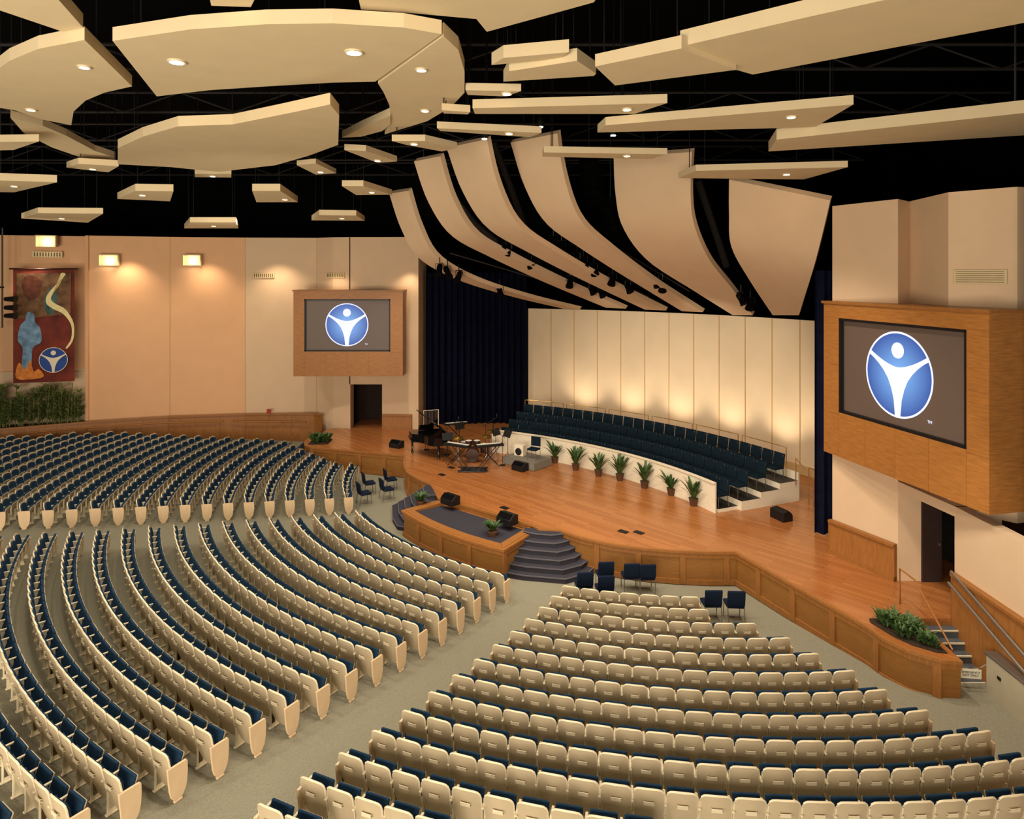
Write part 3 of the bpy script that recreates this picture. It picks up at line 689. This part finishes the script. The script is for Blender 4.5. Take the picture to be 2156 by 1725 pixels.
# ------------------------------------------------------------------ ceiling clouds
def cloud(pts,z,th=.28,lamps=(),label='flat beige acoustic ceiling cloud panel hung on cables'):
    th*=.78
    poly=[W(u,v,z)[:2] for u,v in pts]
    cx=sum(p[0] for p in poly)/len(poly); cy=sum(p[1] for p in poly)/len(poly)
    r=root('acoustic_ceiling_cloud',(cx,cy,z),label,'ceiling panel',group='suspended acoustic clouds')
    MB().prism(poly,z,z+th).obj('panel',M_cloud,parent=r)
    n=len(poly); idx=sorted(set([0,n//4,n//2,3*n//4]))
    for i in idx:
        a=(poly[i][0]*.85+cx*.15,poly[i][1]*.85+cy*.15)
        MB().tube([(a[0],a[1],z+th),(a[0],a[1],16.45)],.012,4).obj('suspension_cable',M_dark,parent=r)
    for (u,v,b) in lamps:
        x,y,_=W(u,v,z-.01); k=1 if b else .72
        MB().lathe([(.14*k,0),(.165*k,.0),(.165*k,.03),(.13*k,.03)],(x,y,z-.03),18).obj('downlight_trim',M_rim,parent=r,smooth=True)
        MB().lathe([(.12*k,0),(.12*k,.01)],(x,y,z-.035),18).obj('downlight',M_lampb if b else M_lamp,parent=r)
    return r
big='large curved beige acoustic cloud forming ring segment'
cloud([(237,86),(400,62),(560,51),(700,49),(850,58),(930,72),(860,122),(790,172),(700,174),(560,182),(440,190),(330,203)],13.0,.3,[(372,130,1),(745,110,1)],big)
cloud([(934,76),(965,105),(978,150),(978,195),(950,225),(900,255),(810,283),(822,250),(820,222),(808,195),(796,176)],12.99,.3,[(887,147,0),(895,233,0)],big)
cloud([(-80,215),(-30,165),(20,128),(80,103),(178,84),(278,182),(220,195),(180,212),(155,235),(150,264),(90,252),(30,232)],13.0,.3,[(177,141,0),(65,231,0)],big)
cloud([(22,248),(90,265),(140,286),(200,318),(243,332),(243,343),(180,335),(110,311),(50,280)],12.95,.25,[],big)
cloud([(720,290),(760,270),(822,243),(822,262),(805,276),(760,288)],12.95,.25,[],big)
cloud([(248,312),(300,288),(375,266),(490,262),(600,240),(695,220),(714,243),(712,305),(650,328),(580,348),(460,362),(360,352),(248,346)],12.4,.3,[],'large irregular beige acoustic cloud with folded faces')
cloud([(-60,-60),(70,-60),(175,58),(130,66),(0,22)],13.2,.3)
cloud([(430,-50),(560,-50),(528,15),(445,12)],13.3,.3)
cloud([(760,20),(740,-70),(1320,-90),(1250,5),(1025,67),(1003,40),(870,28)],13.3,.3)
cloud([(1432,98),(1700,36),(2156,-65),(2420,-130),(2420,-10),(2156,48),(1585,157),(1550,147)],12.8,.34,[],'huge beige acoustic cloud spanning above side seating')
cloud([(1253,140),(1435,102),(1550,147),(1295,180)],12.7,.28)
cloud([(1060,172),(1072,150),(1215,128),(1255,155),(1250,160)],12.9,.3)
cloud([(1035,137),(1060,122),(1198,110),(1180,124)],13.0,.3,[])
cloud([(980,190),(1097,192),(1065,203),(985,200)],12.9,.2,[(1067,197,0)])
cloud([(995,228),(1405,217),(1335,240),(1000,240)],12.7,.25,[(1320,230,0)])
cloud([(930,232),(990,236),(985,241),(935,239)],12.7,.2)
cloud([(1275,264),(1797,220),(1715,268),(1258,279)],12.5,.25,[(1666,246,0)])
cloud([(1635,294),(2156,238),(2420,210),(2420,268),(2156,285),(1618,319)],12.3,.34,[])
cloud([(1145,321),(1405,325),(1370,335),(1142,330)],12.4,.22,[(1320,328,0)])
cloud([(1465,360),(1785,352),(1692,378),(1428,375)],11.9,.22,[(1656,367,0)])
cloud([(920,270),(1140,280),(1115,289),(928,276)],12.7,.22,[(1072,281,0)])
cloud([(825,297),(895,297),(962,312),(930,319),(855,305)],12.6,.22,[(872,303,0)])
cloud([(725,316),(770,318),(836,340),(795,343)],12.6,.22,[(795,338,0)])
cloud([(720,392),(765,392),(825,410),(750,411)],12.0,.25,[(783,405,0)])
cloud([(625,348),(665,344),(708,365),(665,368)],12.6,.2,[(675,362,0)])
cloud([(140,353),(165,345),(250,350),(228,363)],12.6,.25,[(195,356,0)])
cloud([(0,299),(-60,303),(-60,318),(28,316),(82,298)],12.6,.25)
cloud([(0,380),(-50,384),(-50,404),(30,405),(120,384)],12.0,.3,[(30,392,0)])
cloud([(45,460),(80,449),(217,450),(185,469)],11.2,.26,[(130,460,0)])
cloud([(247,419),(285,402),(365,403),(358,424)],11.8,.3,[(300,411,0)])
cloud([(531,402),(590,402),(627,426),(540,426)],11.8,.3,[(600,420,0)])
cloud([(400,468),(497,468),(502,481),(388,481)],11.15,.26,[(450,476,0)])
cloud([(672,453),(750,454),(768,465),(656,464)],11.3,.26,[(720,460,0)])
cloud([(410,366),(487,366),(487,374),(410,373)],12.6,.2,[(448,371,0)])
for k in range(7):
    y=9+5*k; mb=MB(); mb.tube([(-34,y,15.6),(18,y,15.6)],.05,4); mb.tube([(-34,y,14.9),(18,y,14.9)],.05,4)
    for i in range(26): mb.tube([(-34+2*i,y,15.6 if i%2 else 14.9),(-32+2*i,y,14.9 if i%2 else 15.6)],.03,4)
    o=mb.obj('roof_truss',M_duct); o['label']='dark steel roof truss above ceiling clouds'; o['category']='truss'; o['group']='roof trusses'

# ------------------------------------------------------------------ acoustic ribbons over stage
def catmull(prof,N):
    n=len(prof); out=[]
    for i in range(N+1):
        t=i/N*(n-1); k=min(n-2,int(t)); f=t-k
        P=[prof[max(0,k-1)],prof[k],prof[k+1],prof[min(n-1,k+2)]]
        out.append(tuple(.5*((2*P[1][c])+(-P[0][c]+P[2][c])*f+(2*P[0][c]-5*P[1][c]+4*P[2][c]-P[3][c])*f*f+(-P[0][c]+3*P[1][c]-3*P[2][c]+P[3][c])*f**3) for c in range(len(prof[0]))))
    return out
RL='broad curved beige acoustic reflector ribbon sweeping down over stage'
def fin(mb):
    o=mb.obj('acoustic_ribbon',M_ribbon,smooth=True); o['label']=RL; o['category']='ceiling panel'; o['group']='acoustic ribbons over stage'
def ribbon(p0,p1,w0,w1,prof,zsl=0.0):
    p0=Vector(p0);p1=Vector(p1); d=(p1-p0); v=Vector((.7071,-.7071)); S=prof[-1][0]; N=24
    sm=[(a/S,z) for a,z in catmull(prof,N)]
    mb=MB()
    def P(u,t):
        s,z=sm[int(round(t*N))]; c=p0+d*s; w=w0+(w1-w0)*min(1,t*1.2)
        q=c+v*w*(u-.5); return (q.x,q.y,z-zsl*(u-.5)*(1-t))
    mb.grid(P,1,N,0,(.11,.11,.14)); fin(mb)
def ribbon2(Lp,Rp):
    N=24; A=catmull([D(*p) for p in Lp],N); B=catmull([D(*p) for p in Rp],N); mb=MB()
    mb.grid(lambda u,t:A[int(round(t*N))] if u<.5 else B[int(round(t*N))],1,N,0,(.11,.11,.14)); fin(mb)
PR=[(0,13.2),(.4,11.8),(1.1,10.6),(2.4,9.8),(4.6,8.7),(7.4,7.45)]
def sh(dz): return [(s,z+dz*(1-s/7.4)) for s,z in PR]
ribbon((-4.5,26.4),(3.0,33.6),1.3,1.1,[(0,12.3),(.4,10.9),(1.04,9.7),(2.5,8.8),(4.8,8.0),(7.4,7.3)])
ribbon((-3.0,23.4),(4.9,31.4),1.5,1.15,sh(-.1))
ribbon((-1.5,21.7),(6.4,29.7),2.0,1.1,sh(.1))
ribbon((.69,21.8),(7.7,28.4),2.1,1.0,sh(.3))
ribbon2([(1292,332,22.9),(1296,410,23.1),(1312,480,23.5),(1365,550,24.6),(1460,612,26.0),(1543,664,27.3)],[(1457,320,20.8),(1454,410,21.1),(1462,475,21.6),(1492,545,22.8),(1535,600,24.6),(1585,664,26.5)])
ribbon2([(1535,378,21.2),(1535,450,21.5),(1540,520,22.2),(1578,590,23.6),(1627,664,25.3)],[(1748,422,19.3),(1732,490,19.8),(1714,560,20.5),(1697,615,21.8),(1682,664,24.4)])
def fixture(u,v,Y,rz=0,tilt=35):
    x,y,z=D(u,v,Y); r=root('stage_spotlight',(x,y,z),'black theatrical spotlight hung between reflector ribbons','spotlight',rz,'stage spotlights')
    R=Matrix.Rotation(rad(180-tilt),4,'X')
    MB().lathe([(.09,-.24),(.12,-.14),(.12,.06),(.17,.26),(.16,.26)],(0,0,0),12,R=R).obj('lamp_body',M_matte,parent=r,world=False,smooth=True)
    MB().tube([(-.16,0,0),(-.16,0,.24),(.16,0,.24),(.16,0,0)],.018,5).obj('yoke',M_dark,parent=r,world=False)
    MB().tube([(0,0,.24),(0,0,.5)],.02,5).obj('clamp',M_dark,parent=r,world=False)
for (u,v,Y) in [(925,568,27),(942,573,27.2),(966,582,27.4),(1052,612,29.5),(1055,514,25.4),(1072,524,25.6),(1113,552,26.6),(1165,510,24.4),(1182,520,24.6),(1228,552,25.4),(1250,567,25.8),(1290,588,26.2),(1322,604,26.8),(1200,593,27.6),(1245,608,28.2),(1265,614,28.4),(1380,592,26.2),(1395,602,26.4),(1130,540,26.2),(1215,545,25.2),(1560,628,25.2),(1580,639,25.2)]:
    fixture(u,v,Y,random.uniform(-1,1))
for a,b in [((-2.5,26.9,9.9),(4.8,33.2,7.8)),((-.6,24.6,10.9),(6.4,31.3,8.0)),((1.5,23.6,11.3),(7.9,29.6,8.3)),((5.2,25.0,10.4),(9.4,28,8.3))]:
    o=MB().tube([a,b],.03,6).obj('lighting_bar',M_duct); o['label']='dark pipe lighting bar between ribbons'; o['category']='lighting bar'
for P in [[D(1040,300,27),D(1085,420,28),D(1110,490,29)],[D(1285,440,27),D(1290,520,27.5)],[D(930,380,28),D(1000,470,29.5),D(1060,520,31)],[D(1385,520,27),D(1450,590,29)],[D(1470,380,25),D(1530,560,27)]]:
    o=MB().tube(P,.13,10).obj('air_duct',M_duct,smooth=True); o['label']='dim round air duct above stage ribbons'; o['category']='duct'
for (u,v,Y) in [(1240,385,25.5),(892,410,27.5),(1285,480,26)]:
    x,y,z=D(u,v,Y); r=root('line_array_speaker',(x,y,z-1.2),'black hanging line array loudspeaker','speaker')
    for k in range(6):
        MB().box((x+.06*k*k*.2,y+.05*k*k*.2,z+1-.34*k),(.62,.45,.32),0,R=Matrix.Rotation(rad(-45),4,'Z')@Matrix.Rotation(rad(4*k),4,'X')).obj('speaker_module',M_matte,parent=r,bevel=.02)
    MB().tube([(x,y,z+1.1),(x,y,16.45)],.02,5).obj('suspension_cable',M_dark,parent=r)
for (u,v) in [(1020,292),(1138,267),(1291,285)]:
    x,y,z=D(u,v,20.5); r=root('track_spotlight',(x,y,z),'small bright ceiling spotlight','spotlight')
    MB().lathe([(.09,0),(.1,.2),(.05,.3)],(x,y,z),12).obj('lamp_body',M_dark,parent=r,smooth=True)
    MB().lathe([(.08,-.02),(.08,0)],(x,y,z),12).obj('lens',M_lampb,parent=r)
    MB().tube([(x,y,z+.3),(x,y,16.45)],.015,4).obj('suspension_cable',M_dark,parent=r)

# ------------------------------------------------------------------ wall fittings
def vent(loc,w,h,rz,n=10,hor=False):
    r=root('air_vent',loc,'cream louvred air vent on wall','vent',rz,'wall air vents')
    MB().box((0,0,0),(w,.05,h)).obj('vent_frame',M_vent,parent=r,world=False,bevel=.01)
    mb=MB()
    for k in range(n):
        if hor: mb.box((0,-.03,-h*.36+h*.72*k/(n-1)),(w*.9,.012,h*.03))
        else: mb.box((-w*.42+w*.84*k/(n-1),-.03,0),(w*.84/n*.5,.012,h*.68))
    mb.obj('vent_louvre',M_ventd,parent=r,world=False)
vent(D(100,536,33.35),1.3,.3,rad(17)); vent(D(230,577,33.8),1.2,.26,rad(17)); vent(D(555,580,35.2),1.1,.26,rad(4)); vent(D(706,580,34.85),1.05,.28,rad(-12))
vent(D(2063,583,15.5),1.05,.34,rad(-48),6,True)
def house_lamp(u,v,Y,rz):
    x,y,z=D(u,v,Y); r=root('wall_floodlight',(x,y,z),'bright house floodlight in cream box on wall','light',rz,'wall floodlights')
    mb=MB(); mb.box((0,0,.27),(.9,.3,.05)); mb.box((-.43,0,0),(.05,.3,.54)); mb.box((.43,0,0),(.05,.3,.54)); mb.box((0,.13,0),(.9,.04,.54)); mb.obj('lamp_housing',M_vent,parent=r,world=False)
    MB().lathe([(.04,-.08),(.11,-.05),(.13,0),(.11,.05),(.04,.08)],(0,-.12,-.05),16,R=Matrix.Rotation(rad(90),4,'X')).obj('bulb',M_lampb,parent=r,world=False,smooth=True)
house_lamp(98,508,33.0,rad(17)); house_lamp(230,548,33.5,rad(17)); house_lamp(405,548,34.5,rad(9))
bx,by,_=D(93,685,32.55); r=root('wall_banner',(bx,by,9-(805-580)/1400*32.55),'tall painted cloth banner with swirling red and blue abstract shapes','banner',rad(15))
H=5.55; Wd=2.62
MB().grid(lambda u,v:((u-.5)*Wd,.02*math.sin(u*9),v*H),10,2,0).obj('banner_cloth',mat('banner_red',(104,38,26),.8,var=.5,scale=1.4),parent=r,world=False)
def shp(nm,pts,m,y,sm=True):
    if sm:
        n=len(pts); out=[]
        for i in range(n):
            p0,p1,p2,p3=pts[i-1],pts[i],pts[(i+1)%n],pts[(i+2)%n]
            for f in(0,.25,.5,.75): out.append(tuple(.5*((2*p1[c])+(-p0[c]+p2[c])*f+(2*p0[c]-5*p1[c]+4*p2[c]-p3[c])*f*f+(-p0[c]+3*p1[c]-3*p2[c]+p3[c])*f**3) for c in(0,1)))
        pts=out
    MB().add([(a*Wd-Wd/2,y,b*H) for a,b in pts],[tuple(range(len(pts)))]).obj(nm,m,parent=r,world=False)
shp('banner_field',[(.06,.56),(.94,.6),(.95,.96),(.06,.96)],mat('banner_olive',(104,74,48),.8,var=.6,scale=2.5),-.03,False)
shp('banner_shape',[(.14,.86),(.2,.76),(.32,.73),(.44,.78),(.46,.88),(.34,.94),(.2,.93)],mat('banner_rust',(92,48,32),.8,var=.5,scale=4),-.04)
shp('banner_shape',[(.50,.70),(.56,.60),(.66,.62),(.72,.74),(.66,.84),(.56,.80)],mat('banner_green',(62,92,88),.8,var=.5,scale=4),-.04)
shp('banner_shape',[(.12,.5),(.08,.38),(.16,.3),(.14,.12),(.22,.06),(.3,.14),(.32,.3),(.46,.36),(.44,.48),(.36,.53),(.34,.6),(.24,.62),(.2,.55)],mat('banner_skyblue',(104,136,164),.8,var=.5,scale=3),-.05)
shp('banner_path',[(.78,.96),(.86,.95),(.70,.86),(.56,.77),(.54,.70),(.64,.65),(.82,.60),(.95,.50),(.95,.38),(.86,.30),(.90,.30),(.99,.38),(.99,.52),(.86,.64),(.70,.69),(.62,.73),(.66,.79),(.78,.88)],mat('banner_cream',(222,206,150),.8,var=.1),-.06)
shp('banner_flame',[(.05,.05),(.25,.03),(.5,.05),(.42,.12),(.34,.10),(.28,.2),(.2,.12),(.1,.18)],mat('banner_orange',(200,120,50),.8,var=.3),-.06)
mbb=MB();mbw=MB(); logo(mbb,mbw,Wd*.16,H*.195,.62,-.07); mbb.obj('banner_emblem',M_lblue2,parent=r,world=False); mbw.obj('banner_emblem_figure',M_white,parent=r,world=False)
MB().tube([(-Wd/2-.15,-.02,H),(Wd/2+.15,-.02,H)],.04,8).obj('banner_rod',M_drum,parent=r,world=False)
r=root('lighting_ladder',D(2,680,31.5),'black wall ladder frame carrying theatrical spotlights','lighting')
mb=MB(); a=D(-15,480,31.5);b=D(-15,690,31.5); a2=D(5,480,31.5); b2=D(5,690,31.5)
mb.tube([a,a2,b2,b],.04,5); mb.tube([D(-15,605,31.5),D(8,605,31.5)],.04,5); mb.obj('ladder_frame',M_dark,parent=r)
for v in(630,648,665):
    x,y,z=D(22,v,31.3); MB().lathe([(.1,-.25),(.13,.1),(.17,.25)],(x,y,z),10,R=Matrix.Rotation(rad(90),4,'Y')).obj('spotlight',M_dark,parent=r,smooth=True)
o=MB().box(D(566,866,34.8),(.2,.08,.2)).obj('fire_alarm',mat('alarm_red',(170,40,30),.5)); o['label']='small red fire alarm box on wall'; o['category']='alarm'

# ------------------------------------------------------------------ lights
def light(kind,name,loc,power,colr=(1,.82,.58),size=.3,target=None,angle=110,blend=.6):
    l=bpy.data.lights.new(name,kind); l.energy=power; l.color=colr
    if kind=='SPOT': l.spot_size=rad(angle); l.spot_blend=blend; l.shadow_soft_size=size
    elif kind=='POINT': l.shadow_soft_size=size
    elif kind=='AREA': l.size=size; l.shape='SQUARE'
    o=bpy.data.objects.new(name,l); o.location=loc; col.objects.link(o)
    t=Vector(target) if target else Vector((loc[0],loc[1],loc[2]-1))
    d=t-Vector(loc); o.rotation_euler=d.to_track_quat('-Z','Y').to_euler()
    return o
WARM=(1,.87,.70)
for (x,y) in [(-4.8,10.5),(-2.4,12.0),(-9,13.5),(-14,15),(2,9),(6,12.5),(-10,20),(-16,22),(-5,19),(-18,28),(-11,28),(1.5,15.5)]:
    light('SPOT','house_downlight_and_fill',(x,y,12.0),1200,WARM,.25,None,125,.8)
light('SPOT','house_downlight_and_fill',(8.6,12.6,7),350,WARM,.2,(9.6,14.6,0),80,.8)  # added spot without a fixture, brightens the side stairs
for (x,y,tx,ty) in [(-4,22,-1,26),(0,19.5,2,24),(3.5,18.5,5,22),(6,16.5,7.5,19),(-6,30,-4,31)]:
    light('SPOT','stage_downlight',(x,y,11.6),1400,WARM,.25,(tx,ty,1),95,.8)
light('AREA','rear_fill_area',(-4,-6,7),3500,(1,.87,.70),8,(-2,20,11))  # added area fills behind the camera, standing in for bounce on the clouds
light('AREA','rear_fill_area',(-14,-2,4),2200,(1,.87,.70),6,(-14,20,12))
light('SPOT','side_fill_spot',(-17,12,4.5),1500,(1,.87,.68),.3,(-17,28,12.3),75,.8)  # added fill spots, no fixtures, lifting the far-left clouds and ribbons
light('SPOT','side_fill_spot',(-6,14,5),900,(1,.87,.68),.3,(-9,28,12.3),70,.8)
light('SPOT','cloud_fill_spot',(-20,24,9.3),260,(1,.87,.66),.2,(-20,31,12),110,.9)  # added fill spots in mid-air, brightening the far-left clouds from below
light('SPOT','cloud_fill_spot',(-11,24,9.3),260,(1,.87,.66),.2,(-11,31,12),110,.9)
for (x,y,tx,ty,p) in [(-23.2,32.0,-23.4,33.4,150),(-19.3,33.1,-19.5,34.2,260),(-15.8,33.8,-15.9,34.9,230),(-12.3,34.0,-12.3,35.3,300),(-9.2,33.9,-9.2,34.9,120),(-5.35,33.9,-5.3,34.7,120)]:
    light('SPOT','wall_washer',(x,y,10.0 if x<-9.5 else 9.4),p,(1,.78,.54),.15,(tx,ty,6.5),110,1)
for a in [59.7,52.6,45.5,38.4,31.3,25]:
    x,y=pol(CH,19.7,a); tx,ty=pol(CH,21.3,a)
    light('SPOT','shell_uplight',(x,y,1.6),215,(1,.80,.58),.12,(tx,ty,4.0),85,1)
light('SPOT','shell_fill_spot',(2.8,27.6,7.3),420,(1,.86,.69),.25,(6.2,32.5,4.8),90,1)  # added spots below the ribbons, filling their shade on the shell
light('SPOT','shell_fill_spot',(6.2,24.6,7.3),420,(1,.86,.69),.25,(9.6,29.5,4.8),90,1)
w=bpy.data.worlds.new('world'); scn.world=w; w.use_nodes=True
bg=w.node_tree.nodes['Background']; bg.inputs[0].default_value=(1,.89,.73,1); bg.inputs[1].default_value=.37
scn.view_settings.view_transform='Standard'
# ------------------------------------------------------------------ camera
cam=bpy.data.cameras.new('camera'); cam.sensor_width=36; cam.lens=36*F/2156; cam.shift_y=-(862.5-HY)/2156
cam.clip_end=200
co=bpy.data.objects.new('camera',cam); co.location=(0,0,EYE); co.rotation_euler=(rad(90),0,0); col.objects.link(co); scn.camera=co
